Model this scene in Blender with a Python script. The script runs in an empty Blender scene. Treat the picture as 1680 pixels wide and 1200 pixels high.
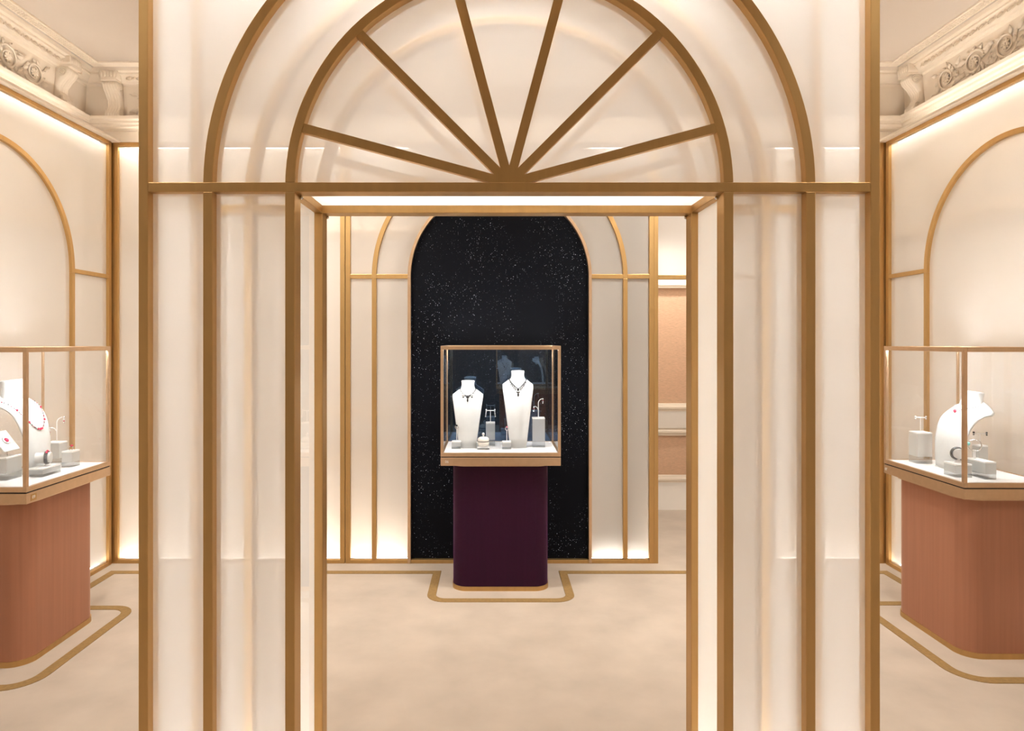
import bpy, bmesh, math, random
from math import pi, sin, cos, sqrt, radians as R
from mathutils import Vector, Matrix

random.seed(7)
S = bpy.context.scene
COL = S.collection

# ------------------------------------------------------------------ camera, world, lights, exposure
cam_d = bpy.data.cameras.new('camera')
cam_d.sensor_fit = 'HORIZONTAL'; cam_d.sensor_width = 36.0
cam_d.lens = 36.0 * 1080 / 1680
cam_d.shift_x = (840 - 808) / 1680
cam_d.shift_y = -(600 - 560) / 1680
cam_d.clip_start = 0.05
cam = bpy.data.objects.new('camera', cam_d); COL.objects.link(cam)
cam.location = (0, 0, 1.6); cam.rotation_euler = (R(90), 0, 0)
S.camera = cam

S.view_settings.view_transform = 'Standard'
S.view_settings.look = 'None'
S.view_settings.gamma = 1.0
S.view_settings.use_curve_mapping = False
S.view_settings.exposure = 0.43
S.cycles.use_adaptive_sampling = True
S.cycles.adaptive_threshold = 0.07
S.cycles.max_bounces = 8
S.cycles.diffuse_bounces = 3
S.cycles.glossy_bounces = 3
S.cycles.transmission_bounces = 5
S.cycles.transparent_max_bounces = 16
S.cycles.sample_clamp_indirect = 6.0
S.cycles.caustics_refractive = False
S.cycles.use_denoising = True
S.cycles.use_light_tree = False

W = bpy.data.worlds.new('world'); S.world = W; W.use_nodes = True
W.node_tree.nodes['Background'].inputs[0].default_value = (1.0, 0.86, 0.72, 1)
W.node_tree.nodes['Background'].inputs[1].default_value = 0.25

WARM = (1.0, 0.97, 0.92)
def spot(loc, power, angle=110, blend=0.6, radius=0.06, target=None, color=WARM):
    d = bpy.data.lights.new('downlight_or_fill', 'SPOT'); d.energy = power; d.color = color
    d.spot_size = R(angle); d.spot_blend = blend; d.shadow_soft_size = radius
    o = bpy.data.objects.new('downlight_or_fill', d); COL.objects.link(o); o.location = loc
    if target is not None:
        o.rotation_euler = (Vector(target) - Vector(loc)).to_track_quat('-Z', 'Y').to_euler()
    return o
CEIL = 3.62; YWASH = 4.73
# recessed ceiling downlights of the room, and an added wall-wash pair
for x, y, p in ((0.05, 3.45, 25), (-1.75, 3.05, 115), (1.85, 3.05, 115)):
    spot((x, y, CEIL - .03), p, 120, .8, .09)
for x, y, p in ((-1.9, 1.2, 55), (2.0, 1.2, 55), (-0.8, -0.6, 60), (0.9, -0.6, 60), (-1.6, -2.2, 55), (1.7, -2.2, 55)):
    spot((x, y, CEIL - .03), p, 130, .8, .09)
spot((0.05, 3.70, CEIL - .03), 70, 46, .9, .05)
for x in (-1.35, 1.45):
    spot((x, 3.45, CEIL - .03), 170, 90, .9, .08, (x * 1.15, YWASH, 1.5))  # unseen wash spots, added to brighten the back panes
spot((1.6, 5.7, 2.85), 45, 130, .7, .08)

# ------------------------------------------------------------------ materials
def rgb(r, g, b):
    f = lambda c: (c / 255 / 12.92) if c / 255 <= .04045 else ((c / 255 + .055) / 1.055) ** 2.4
    return (f(r), f(g), f(b), 1)
def new_mat(name):
    m = bpy.data.materials.new(name); m.use_nodes = True
    return m, m.node_tree.nodes, m.node_tree.links, m.node_tree.nodes['Principled BSDF']
def simple(name, col, rough=.5, metal=0, var=.06, scale=40, bump=0, bscale=200, stretch=(1, 1, 1), **kw):
    m, N, L, B = new_mat(name)
    B.inputs['Roughness'].default_value = rough; B.inputs['Metallic'].default_value = metal
    for k, v in kw.items(): B.inputs[k].default_value = v
    tc = N.new('ShaderNodeTexCoord'); mp = N.new('ShaderNodeMapping'); mp.inputs['Scale'].default_value = stretch
    L.new(tc.outputs['Object'], mp.inputs[0])
    nz = N.new('ShaderNodeTexNoise'); nz.inputs['Scale'].default_value = scale; nz.inputs['Detail'].default_value = 4
    L.new(mp.outputs[0], nz.inputs['Vector'])
    rp = N.new('ShaderNodeValToRGB'); rp.color_ramp.elements[0].position = .3; rp.color_ramp.elements[1].position = .7
    rp.color_ramp.elements[0].color = (*[c * (1 - var) for c in col[:3]], 1)
    rp.color_ramp.elements[1].color = (*[min(1, c * (1 + var)) for c in col[:3]], 1)
    L.new(nz.outputs['Fac'], rp.inputs[0]); L.new(rp.outputs[0], B.inputs['Base Color'])
    if bump:
        n2 = N.new('ShaderNodeTexNoise'); n2.inputs['Scale'].default_value = bscale; L.new(mp.outputs[0], n2.inputs['Vector'])
        bp = N.new('ShaderNodeBump'); bp.inputs['Strength'].default_value = bump; bp.inputs['Distance'].default_value = .002
        L.new(n2.outputs['Fac'], bp.inputs['Height']); L.new(bp.outputs[0], B.inputs['Normal'])
    return m
def emit(name, col, strength):
    m, N, L, B = new_mat(name); N.remove(B)
    e = N.new('ShaderNodeEmission'); e.inputs[0].default_value = (*col, 1); e.inputs[1].default_value = strength
    L.new(e.outputs[0], N['Material Output'].inputs[0]); return m
def frosted(name, col, see, gloss=.03, transl=.6):
    """milky glass: part of the light goes straight through, the rest is scattered"""
    m, N, L, B = new_mat(name); N.remove(B)
    tr = N.new('ShaderNodeBsdfTransparent')
    tl = N.new('ShaderNodeBsdfTranslucent'); tl.inputs[0].default_value = col
    df = N.new('ShaderNodeBsdfDiffuse'); df.inputs[0].default_value = col
    gl = N.new('ShaderNodeBsdfGlossy'); gl.inputs['Roughness'].default_value = .15
    m1 = N.new('ShaderNodeMixShader'); m1.inputs[0].default_value = transl
    L.new(df.outputs[0], m1.inputs[1]); L.new(tl.outputs[0], m1.inputs[2])
    m2 = N.new('ShaderNodeMixShader')
    tc = N.new('ShaderNodeTexCoord'); nz = N.new('ShaderNodeTexNoise'); nz.inputs['Scale'].default_value = 2.5
    L.new(tc.outputs['Object'], nz.inputs['Vector'])
    mr = N.new('ShaderNodeMapRange'); mr.inputs[3].default_value = 1 - see - .02; mr.inputs[4].default_value = 1 - see + .02
    L.new(nz.outputs['Fac'], mr.inputs[0]); L.new(mr.outputs[0], m2.inputs[0])
    L.new(tr.outputs[0], m2.inputs[1]); L.new(m1.outputs[0], m2.inputs[2])
    m3 = N.new('ShaderNodeMixShader'); m3.inputs[0].default_value = gloss
    L.new(m2.outputs[0], m3.inputs[1]); L.new(gl.outputs[0], m3.inputs[2])
    L.new(m3.outputs[0], N['Material Output'].inputs[0]); return m
def schlick(N, L, f0):
    # reflectance of a thin pane, the same from either side
    lw = N.new('ShaderNodeLayerWeight'); lw.inputs[0].default_value = .5
    pw = N.new('ShaderNodeMath'); pw.operation = 'POWER'; pw.inputs[1].default_value = 5; L.new(lw.outputs['Facing'], pw.inputs[0])
    mr = N.new('ShaderNodeMapRange'); mr.inputs[3].default_value = f0; mr.inputs[4].default_value = .8; L.new(pw.outputs[0], mr.inputs[0])
    return mr.outputs[0]
def clear_glass(name, f0=.03, tint=(1, 1, 1, 1)):
    m, N, L, B = new_mat(name); N.remove(B)
    tr = N.new('ShaderNodeBsdfTransparent'); gl = N.new('ShaderNodeBsdfGlossy'); gl.inputs['Roughness'].default_value = .0
    mx = N.new('ShaderNodeMixShader'); L.new(schlick(N, L, f0), mx.inputs[0]); gl.inputs[0].default_value = tint
    L.new(tr.outputs[0], mx.inputs[1]); L.new(gl.outputs[0], mx.inputs[2]); L.new(mx.outputs[0], N['Material Output'].inputs[0]); return m
def acrylic(name, milk=.55, tint=(.93, .95, .95, 1)):
    m, N, L, B = new_mat(name); N.remove(B)
    tr = N.new('ShaderNodeBsdfTransparent'); tr.inputs[0].default_value = tint
    d1 = N.new('ShaderNodeBsdfTranslucent'); d1.inputs[0].default_value = (.95, .97, .97, 1)
    d2 = N.new('ShaderNodeBsdfDiffuse'); d2.inputs[0].default_value = (.95, .97, .97, 1)
    df = N.new('ShaderNodeMixShader'); L.new(d1.outputs[0], df.inputs[1]); L.new(d2.outputs[0], df.inputs[2])
    gl = N.new('ShaderNodeBsdfGlossy'); gl.inputs['Roughness'].default_value = .03
    m1 = N.new('ShaderNodeMixShader'); m1.inputs[0].default_value = milk
    L.new(tr.outputs[0], m1.inputs[1]); L.new(df.outputs[0], m1.inputs[2])
    m2 = N.new('ShaderNodeMixShader'); L.new(schlick(N, L, .06), m2.inputs[0]); L.new(m1.outputs[0], m2.inputs[1]); L.new(gl.outputs[0], m2.inputs[2])
    L.new(m2.outputs[0], N['Material Output'].inputs[0]); return m

M = {}
M['brass'] = simple('brushed_brass', (0.55, 0.345, 0.138, 1), .44, .92, .05, 30, .08, 300, (1, 1, .06))
M['brass_bright'] = simple('pale_brass', (0.60, 0.415, 0.26, 1), .36, .9, .04, 30)
M['carpet'] = simple('peach_carpet', rgb(186, 170, 153), .95, 0, .10, 3.5, .5, 700)
M['carpet_gold'] = simple('gold_carpet', rgb(146, 114, 66), .9, 0, .12, 60, .5, 700)
M['plaster'] = simple('cream_plaster', rgb(242, 226, 206), .85, 0, .03, 6, .15, 120)
M['ceiling'] = simple('ceiling_paint', rgb(202, 187, 172), .9, 0, .02, 2)
M['wallpaint'] = simple('cream_paint', rgb(240, 231, 220), .8, 0, .03, 3)
M['dark_reflect'] = simple('dark_reflect_panel', rgb(100, 94, 90), .8, 0, .03, 3)
M['weave'] = simple('salmon_weave', rgb(222, 182, 150), .9, 0, .16, 30, .5, 60, (1, 1, 14))
M['dark'] = simple('dark_gap', rgb(30, 22, 18), .7)
M['frost_portal'] = frosted('milky_glass', (.96, .94, .92, 1), .27)
M['frost_reveal'] = frosted('milky_side_glass', (.95, .92, .87, 1), .06)
M['frost_wall'] = frosted('hazy_glass', (.95, .91, .86, 1), .36)
M['frost_rear'] = frosted('thin_milky_glass', (.95, .92, .88, 1), .44)
M['glass'] = clear_glass('clear_glass')
M['pane_body'] = clear_glass('pane_body', .004)
M['coated_glass'] = clear_glass('blue_coated_glass', .16, (.28, .55, 1, 1))
M['acrylic'] = acrylic('acrylic')
M['acrylic_clear'] = acrylic('clear_acrylic', .10, (.84, .86, .87, 1))
M['white'] = simple('white_leatherette', (.70, .71, .70, 1), .55, 0, .015, 60, .1, 400)
M['white_gloss'] = simple('white_lacquer', (.85, .85, .84, 1), .3, 0, .01)
M['silver'] = simple('silver_setting', (.85, .85, .86, 1), .18, 1, .03)
M['dark_silver'] = simple('blackened_silver', (.16, .16, .17, 1), .25, .9, .1)
M['ruby'] = simple('ruby', (.75, .02, .10, 1), .08, 0, .1, 40, **{'Specular IOR Level': .9})
M['onyx'] = simple('dark_gem', (.012, .014, .02, 1), .06, 0, .1, 40, **{'Specular IOR Level': .9})
M['diamond'] = simple('diamond', (.9, .92, .95, 1), .05, .25, .05, 40)
M['turquoise'] = simple('turquoise', (.30, .75, .72, 1), .15)
M['rose'] = simple('rose_gem', (.55, .18, .22, 1), .1)
M['porcelain'] = simple('ivory_glaze', (.80, .76, .68, 1), .25)
M['led'] = emit('warm_led', (1.0, .96, .89), 13)
M['led_cornice_fill'] = emit('cornice_fill_led', (1.0, .965, .9), 14)
M['led_ceiling_fill'] = emit('ceiling_fill_led', (1.0, .955, .89), 36)
M['led_back'] = emit('back_led', (1.0, .96, .89), 34)
M['led_portal'] = emit('portal_led', (1.0, .985, .96), 30)
M['led_soffit'] = emit('soffit_led', (1.0, .96, .90), 4)
M['led_post'] = emit('post_led', (1.0, .98, .95), 15)
M['led_case'] = emit('cool_led', (.92, .98, 1.0), 85)
M['print'] = simple('white_print', (.9, .88, .82, 1), .5)

def velvet(name, col, sheen_col, sheen=.6):
    m, N, L, B = new_mat(name)
    tc = N.new('ShaderNodeTexCoord'); mp = N.new('ShaderNodeMapping'); mp.inputs['Scale'].default_value = (34, 34, .8)
    L.new(tc.outputs['Object'], mp.inputs[0])
    nz = N.new('ShaderNodeTexNoise'); nz.inputs['Scale'].default_value = 1.6; nz.inputs['Detail'].default_value = 6
    L.new(mp.outputs[0], nz.inputs['Vector'])
    rp = N.new('ShaderNodeValToRGB'); rp.color_ramp.elements[0].position = .25; rp.color_ramp.elements[1].position = .75
    rp.color_ramp.elements[0].color = (*[c * .92 for c in col[:3]], 1); rp.color_ramp.elements[1].color = (*[c * 1.07 for c in col[:3]], 1)
    L.new(nz.outputs['Fac'], rp.inputs[0]); L.new(rp.outputs[0], B.inputs['Base Color'])
    B.inputs['Roughness'].default_value = .6; B.inputs['Specular IOR Level'].default_value = .15
    B.inputs['Sheen Weight'].default_value = sheen; B.inputs['Sheen Tint'].default_value = sheen_col
    B.inputs['Sheen Roughness'].default_value = .35
    bp = N.new('ShaderNodeBump'); bp.inputs['Strength'].default_value = .12; bp.inputs['Distance'].default_value = .002
    L.new(nz.outputs['Fac'], bp.inputs['Height']); L.new(bp.outputs[0], B.inputs['Normal'])
    return m
M['silk'] = velvet('copper_silk', rgb(166, 114, 88), (.95, .7, .55, 1), .3)
M['purple'] = velvet('purple_velvet', rgb(44, 9, 34), (.6, .1, .6, 1), .2)

def starry(name):
    m, N, L, B = new_mat(name)
    tc = N.new('ShaderNodeTexCoord')
    cells = []
    for sc, th in ((60, .10), (110, .12)):
        vo = N.new('ShaderNodeTexVoronoi'); vo.inputs['Scale'].default_value = sc
        L.new(tc.outputs['Object'], vo.inputs['Vector'])
        lt = N.new('ShaderNodeMath'); lt.operation = 'LESS_THAN'; lt.inputs[1].default_value = th
        L.new(vo.outputs['Distance'], lt.inputs[0])
        sp = N.new('ShaderNodeSeparateColor'); L.new(vo.outputs['Color'], sp.inputs[0])
        pw = N.new('ShaderNodeMath'); pw.operation = 'POWER'; pw.inputs[1].default_value = 3.5; L.new(sp.outputs[0], pw.inputs[0])
        mu = N.new('ShaderNodeMath'); mu.operation = 'MULTIPLY'; L.new(lt.outputs[0], mu.inputs[0]); L.new(pw.outputs[0], mu.inputs[1])
        cells.append(mu)
    ad = N.new('ShaderNodeMath'); ad.operation = 'MAXIMUM'; L.new(cells[0].outputs[0], ad.inputs[0]); L.new(cells[1].outputs[0], ad.inputs[1])
    # clouds of glitter
    cl = N.new('ShaderNodeTexNoise'); cl.inputs['Scale'].default_value = 2.6; cl.inputs['Detail'].default_value = 3; L.new(tc.outputs['Object'], cl.inputs['Vector'])
    cr = N.new('ShaderNodeMapRange'); cr.inputs[1].default_value = .38; cr.inputs[2].default_value = .62; L.new(cl.outputs['Fac'], cr.inputs[0])
    mm = N.new('ShaderNodeMath'); mm.operation = 'MULTIPLY'; L.new(ad.outputs[0], mm.inputs[0]); L.new(cr.outputs[0], mm.inputs[1])
    mx = N.new('ShaderNodeMix'); mx.data_type = 'RGBA'; L.new(mm.outputs[0], mx.inputs['Factor'])
    mx.inputs['A'].default_value = (.0022, .0027, .005, 1); mx.inputs['B'].default_value = (.85, .85, .9, 1)
    L.new(mx.outputs['Result'], B.inputs['Base Color'])
    B.inputs['Emission Color'].default_value = (.8, .85, 1, 1); L.new(mm.outputs[0], B.inputs['Emission Strength'])   # star glints painted in as emission on the glitter
    B.inputs['Roughness'].default_value = .55; B.inputs['Specular IOR Level'].default_value = .1
    return m
M['starry'] = starry('starry_night_glass')

# ------------------------------------------------------------------ mesh helpers
class MB:
    def __init__(s): s.v = []; s.f = []; s.smooth = []
    def add(s, vs, fs, smooth=False, mat=None):
        n = len(s.v)
        s.v += [tuple(mat @ Vector(v)) if mat is not None else tuple(v) for v in vs]
        s.f += [tuple(i + n for i in f) for f in fs]; s.smooth += [smooth] * len(fs); return s
    def box(s, x0, x1, y0, y1, z0, z1, mat=None):
        x0, x1 = min(x0, x1), max(x0, x1); y0, y1 = min(y0, y1), max(y0, y1); z0, z1 = min(z0, z1), max(z0, z1)
        vs = [(x, y, z) for z in (z0, z1) for y in (y0, y1) for x in (x0, x1)]
        return s.add(vs, [(0, 2, 3, 1), (4, 5, 7, 6), (0, 1, 5, 4), (2, 6, 7, 3), (0, 4, 6, 2), (1, 3, 7, 5)], mat=mat)
    def prism_xz(s, poly, y0, y1, mat=None):
        """polygon in x,z (counter-clockwise seen from -y) extruded along y"""
        n = len(poly)
        vs = [(x, y0, z) for x, z in poly] + [(x, y1, z) for x, z in poly]
        fs = [tuple(range(n)), tuple(range(2 * n - 1, n - 1, -1))]
        fs += [(i, i + n, (i + 1) % n + n, (i + 1) % n) for i in range(n)]
        return s.add(vs, fs, mat=mat)
    def prism_xy(s, poly, z0, z1, mat=None, smooth=False):
        n = len(poly)
        vs = [(x, y, z0) for x, y in poly] + [(x, y, z1) for x, y in poly]
        s.add(vs, [tuple(range(n - 1, -1, -1)), tuple(range(n, 2 * n))], mat=mat)
        return s.add(vs, [(i, (i + 1) % n, (i + 1) % n + n, i + n) for i in range(n)], smooth, mat)
    def arcbar(s, cx, cz, r0, r1, y0, y1, a0, a1, n=48):
        vs = []; fs = []
        for i in range(n + 1):
            a = a0 + (a1 - a0) * i / n; c, q = cos(a), sin(a)
            vs += [(cx + r0 * c, y0, cz + r0 * q), (cx + r1 * c, y0, cz + r1 * q), (cx + r1 * c, y1, cz + r1 * q), (cx + r0 * c, y1, cz + r0 * q)]
        for i in range(n):
            b = i * 4
            for k in range(4): fs.append((b + k, b + (k + 1) % 4, b + 4 + (k + 1) % 4, b + 4 + k))
        fs += [(3, 2, 1, 0), (n * 4, n * 4 + 1, n * 4 + 2, n * 4 + 3)]
        return s.add(vs, fs)
    def tube(s, pts, r, n=8, mat=None, cap=True):
        pts = [Vector(p) for p in pts]; k = len(pts); vs = []; fs = []
        rr = r if isinstance(r, (list, tuple)) else [r] * k
        up = Vector((0, 0, 1)); t0 = (pts[1] - pts[0]).normalized()
        if abs(t0.dot(up)) > .95: up = Vector((1, 0, 0))
        a = t0.cross(up).normalized()
        for i in range(k):
            t = (pts[min(i + 1, k - 1)] - pts[max(i - 1, 0)]).normalized()
            a = (a - t * a.dot(t)).normalized(); b = t.cross(a)
            for j in range(n):
                q = 2 * pi * j / n; vs.append(pts[i] + (a * cos(q) + b * sin(q)) * rr[i])
        for i in range(k - 1):
            for j in range(n):
                fs.append((i * n + j, i * n + (j + 1) % n, (i + 1) * n + (j + 1) % n, (i + 1) * n + j))
        s.add(vs, fs, True, mat)
        if cap: s.add(vs[:n], [tuple(range(n - 1, -1, -1))], False, mat); s.add(vs[-n:], [tuple(range(n))], False, mat)
        return s
    def lathe(s, prof, n=24, c=(0, 0, 0), mat=None):
        vs = []; fs = []
        for r, z in prof:
            for j in range(n):
                q = 2 * pi * j / n; vs.append((c[0] + r * cos(q), c[1] + r * sin(q), c[2] + z))
        for i in range(len(prof) - 1):
            for j in range(n):
                fs.append((i * n + j, i * n + (j + 1) % n, (i + 1) * n + (j + 1) % n, (i + 1) * n + j))
        s.add(vs, fs, True, mat)
        m = len(prof) - 1
        if prof[0][0] > 1e-5: s.add(vs[:n], [tuple(range(n - 1, -1, -1))], False, mat)
        if prof[-1][0] > 1e-5: s.add(vs[-n:], [tuple(range(n))], False, mat)
        return s
    def ball(s, c, r, n=8, m=6, mat=None):
        rx, ry, rz = r if isinstance(r, (tuple, list)) else (r, r, r)
        vs = [(c[0], c[1], c[2] - rz)]; fs = []
        for i in range(1, m):
            p = -pi / 2 + pi * i / m
            for j in range(n):
                q = 2 * pi * j / n; vs.append((c[0] + rx * cos(p) * cos(q), c[1] + ry * cos(p) * sin(q), c[2] + rz * sin(p)))
        vs.append((c[0], c[1], c[2] + rz)); last = len(vs) - 1
        for j in range(n):
            fs.append((0, 1 + (j + 1) % n, 1 + j)); b = 1 + (m - 2) * n; fs.append((b + j, b + (j + 1) % n, last))
        for i in range(m - 2):
            for j in range(n):
                a = 1 + i * n; fs.append((a + j, a + (j + 1) % n, a + n + (j + 1) % n, a + n + j))
        return s.add(vs, fs, True, mat)
    def mesh(s, name):
        me = bpy.data.meshes.new(name); me.from_pydata(s.v, [], s.f)
        me.polygons.foreach_set('use_smooth', s.smooth); me.update(); return me
    def build(s, name, mat, parent=None, bevel=0, **tags):
        o = bpy.data.objects.new(name, s.mesh(name)); COL.objects.link(o)
        o.data.materials.append(M[mat])
        if mat.startswith('frost'):                        # milky film on the broad front face, clear body behind it
            o.data.materials.append(M['pane_body'])
            big = max(o.data.polygons, key=lambda f: f.area).normal.copy()
            a = max(range(3), key=lambda i: abs(big[i]))
            c = min(v.co[a] for v in o.data.vertices)
            for f in o.data.polygons:
                f.material_index = 0 if (abs(f.normal[a]) > .9 and all(abs(o.data.vertices[v].co[a] - c) < 1e-5 for v in f.vertices)) else 1
        if parent is not None: o.parent = parent
        if bevel:
            b = o.modifiers.new('bevel', 'BEVEL'); b.width = bevel; b.segments = 2; b.limit_method = 'ANGLE'; b.angle_limit = R(50)
        for k, v in tags.items(): o[k] = v
        return o
def linked(name, me, parent, loc=(0, 0, 0), rot=(0, 0, 0), scale=(1, 1, 1)):
    o = bpy.data.objects.new(name, me); COL.objects.link(o); o.parent = parent
    o.location = loc; o.rotation_euler = rot; o.scale = scale; return o
def thing(name, label, cat, loc=(0, 0, 0), rz=0, group=None):
    o = bpy.data.objects.new(name, None); COL.objects.link(o); o.location = loc; o.rotation_euler = (0, 0, rz)
    o.empty_display_size = .05
    o['label'] = label; o['category'] = cat
    if group: o['group'] = group
    return o
def box(name, mat, x0, x1, y0, y1, z0, z1, parent=None, bevel=0, **t):
    return MB().box(x0, x1, y0, y1, z0, z1).build(name, mat, parent, bevel, **t)
def rounded(x0, x1, y0, y1, r, n=10):
    p = []
    for cx, cy, a in ((x1 - r, y0 + r, -pi / 2), (x1 - r, y1 - r, 0), (x0 + r, y1 - r, pi / 2), (x0 + r, y0 + r, pi)):
        p += [(cx + r * cos(a + pi / 2 * i / n), cy + r * sin(a + pi / 2 * i / n)) for i in range(n + 1)]
    return p

# ------------------------------------------------------------------ the room
AX = 0.052                 # axis of the room, portal and niche
XL, XR = -2.73, 2.82       # faces of the side screens
WL, WR = -3.10, 3.14       # old walls behind the screens
YB, YS = 5.0, 4.733        # old back wall, face of the back screens
YF = -3.3                  # wall behind the photographer
ZT = 3.03                  # top of the screens
st = dict(kind='structure')
box('floor', 'carpet', WL - .1, WR + .1, YF - .1, 6.4, -.06, 0, **st)
box('ceiling', 'ceiling', WL - .1, WR + .1, YF - .1, 6.4, CEIL, CEIL + .1, **st)
wl = box('wall_left', 'wallpaint', WL - .1, WL, YF, YB + .1, 0, CEIL, **st)
wr = box('wall_right', 'wallpaint', WR, WR + .1, YF, YB + .1, 0, CEIL, **st)
box('wall_front', 'wallpaint', WL - .1, WR + .1, YF - .1, YF, 0, CEIL, **st)
box('trim_0', 'dark_reflect', WL, WR, YF, YF + .03, 0, 2.0, **st)  # unseen dark panel, added so the brass and back glass mirror something dark
# nearer stretches of the side walls, flush with the screens
box('wall_left', 'wallpaint', WL, XL, YF, 2.505, 0, ZT + .02, **st)
box('wall_right', 'wallpaint', XR, WR, YF, 2.505, 0, ZT + .02, **st)
# the back wall: left stretch, pocket behind the right bays, passage, right stretch, wall above
wb = box('wall_back', 'wallpaint', WL, .70, YB, YB + .1, 0, CEIL, **st)
box('wall_back', 'wallpaint', .70, 1.16, 5.57, 5.67, 0, ZT + .05, **st)
box('wall_back', 'wallpaint', .62, .70, YB + .1, 5.67, 0, ZT + .05, **st)
box('wall_back', 'wallpaint', 1.165, 1.20, YS + .06, 6.26, 0, ZT + .05, **st)
box('wall_back', 'wallpaint', 2.00, 2.06, YS + .06, 6.26, 0, ZT + .05, **st)
box('wall_back', 'wallpaint', 2.06, WR, YB, YB + .1, 0, CEIL, **st)
box('wall_back', 'wallpaint', .70, 2.06, YB, YB + .1, ZT + .05, CEIL, **st)
wp = box('wall_back', 'weave', 1.20, 2.00, 6.26, 6.36, 0, ZT + .05, **st)
box('ceiling', 'ceiling', .62, 2.06, YB + .1, 6.36, ZT + .05, ZT + .1, **st)
# dust covers closing the cavities behind the screens
box('trim_1', 'plaster', WL, XL + .05, 2.505, YB, ZT - .002, ZT + .012, **st)
box('trim_2', 'plaster', XR - .05, WR, 2.505, YB, ZT - .002, ZT + .012, **st)
box('trim_3', 'plaster', XL + .05, XR - .05, YS + .03, YB, ZT - .002, ZT + .012, **st)

# panel mouldings of the old walls, seen through the hazy glass
def rail_profile(o=0): return [(0, 0), (.018, .004), (.022, .018), (.030, .026), (.030, .040), (.018, .046), (.012, .062), (0, .066)]
def rail(name, wall, a0, a1, z, at, parent=None, big=1.0):
    mb = MB(); pr = rail_profile(); vs = []; n = len(pr)
    for a in (a0, a1):
        for p, h in pr:
            p *= big; h = h * big + z
            if wall == 'L': vs.append((at + p, a, h))
            elif wall == 'R': vs.append((at - p, a, h))
            else: vs.append((a, at - p, h))
    fs = [(i, (i + 1) % n, (i + 1) % n + n, i + n) for i in range(n)] + [tuple(range(n)), tuple(range(2 * n - 1, n - 1, -1))]
    mb.add(vs, fs)
    return mb.build(name, 'plaster', parent, **({} if parent else st))
k = 4
for z, b in ((2.38, 1.5), (1.03, 1.4), (.66, 1.3)):
    rail('trim_%d' % k, 'L', 2.52, YB, z, WL, None, b); k += 1
    rail('trim_%d' % k, 'R', 2.52, YB, z, WR, None, b); k += 1
    rail('trim_%d' % k, 'B', WL, .70, z, YB, None, b); k += 1
    rail('trim_%d' % k, 'B', 2.06, WR, z, YB, None, b); k += 1
# passage far wall: dado, rails, baseboard, lintel band, all across the weave paper
rail('trim_%d' % k, 'B', 1.20, 2.0, .93, 6.26, None, 1.2); k += 1
rail('trim_%d' % k, 'B', 1.20, 2.0, .70, 6.26, None, 1.2); k += 1
rail('trim_%d' % k, 'B', 1.20, 2.0, .25, 6.26, None, 1.2); k += 1
box('trim_%d' % k, 'wallpaint', 1.20, 2.0, 6.235, 6.262, .775, .935, **st); k += 1
box('baseboard_back', 'wallpaint', 1.20, 2.0, 6.235, 6.262, 0, .26, **st)
box('trim_%d' % k, 'wallpaint', 1.20, 2.0, 6.22, 6.262, 2.12, ZT + .05, **st); k += 1
rail('trim_%d' % k, 'B', 1.20, 2.0, 2.10, 6.225, None, 1.0); k += 1

# gold inlay line in the carpet
def fillet(pts, r):
    out = []
    for i, p in enumerate(pts):
        if i in (0, len(pts) - 1) or r[i] == 0: out.append(Vector(p)); continue
        a, b, c = Vector(pts[i - 1]), Vector(p), Vector(pts[i + 1])
        u = (a - b).normalized(); v = (c - b).normalized()
        p0, p1 = b + u * r[i], b + v * r[i]; ctr = p0 + v * r[i]
        for t in range(9):
            q = pi / 2 * t / 8; out.append(ctr - v * r[i] * cos(q) - u * r[i] * sin(q))
    return out
def ribbon(pts, w, z0, z1):
    vs = []; n = len(pts)
    for i in range(n):
        d0 = (pts[i] - pts[i - 1]).normalized() if i else (pts[1] - pts[0]).normalized()
        d1 = (pts[i + 1] - pts[i]).normalized() if i < n - 1 else d0
        n0 = Vector((-d0.y, d0.x)); n1 = Vector((-d1.y, d1.x)); m = (n0 + n1).normalized(); m = m / max(.5, m.dot(n0))
        for sgn in (-1, 1):
            q = pts[i] + m * sgn * w / 2
            vs += [(q.x, q.y, z0), (q.x, q.y, z1)]
    fs = []
    for i in range(n - 1):
        a = i * 4; b = a + 4
        fs += [(a + 1, b + 1, b + 3, a + 3), (a, b, b + 1, a + 1), (a + 2, a + 3, b + 3, b + 2)]
    return vs, fs
lx, rx = -2.625, 2.715; yb = 4.55
path = [(lx, 2.0), (lx, 3.03), (-2.15, 3.03), (-2.15, 3.945), (lx, 3.945), (lx, yb), (-.383, yb), (-.383, 4.058), (.487, 4.058), (.487, yb),
        (rx, yb), (rx, 4.01), (2.225, 4.01), (2.225, 3.10), (rx, 3.10), (rx, 2.0)]
rad = [0, .0, .13, .11, 0, 0, 0, .09, .09, 0, 0, 0, .11, .13, 0, 0]
mb = MB(); mb.add(*ribbon(fillet(path, rad), .055, -.002, .003)); mb.build('trim_%d' % k, 'carpet_gold', None, label='gold line inlaid in the peach carpet', **st); k += 1

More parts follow.
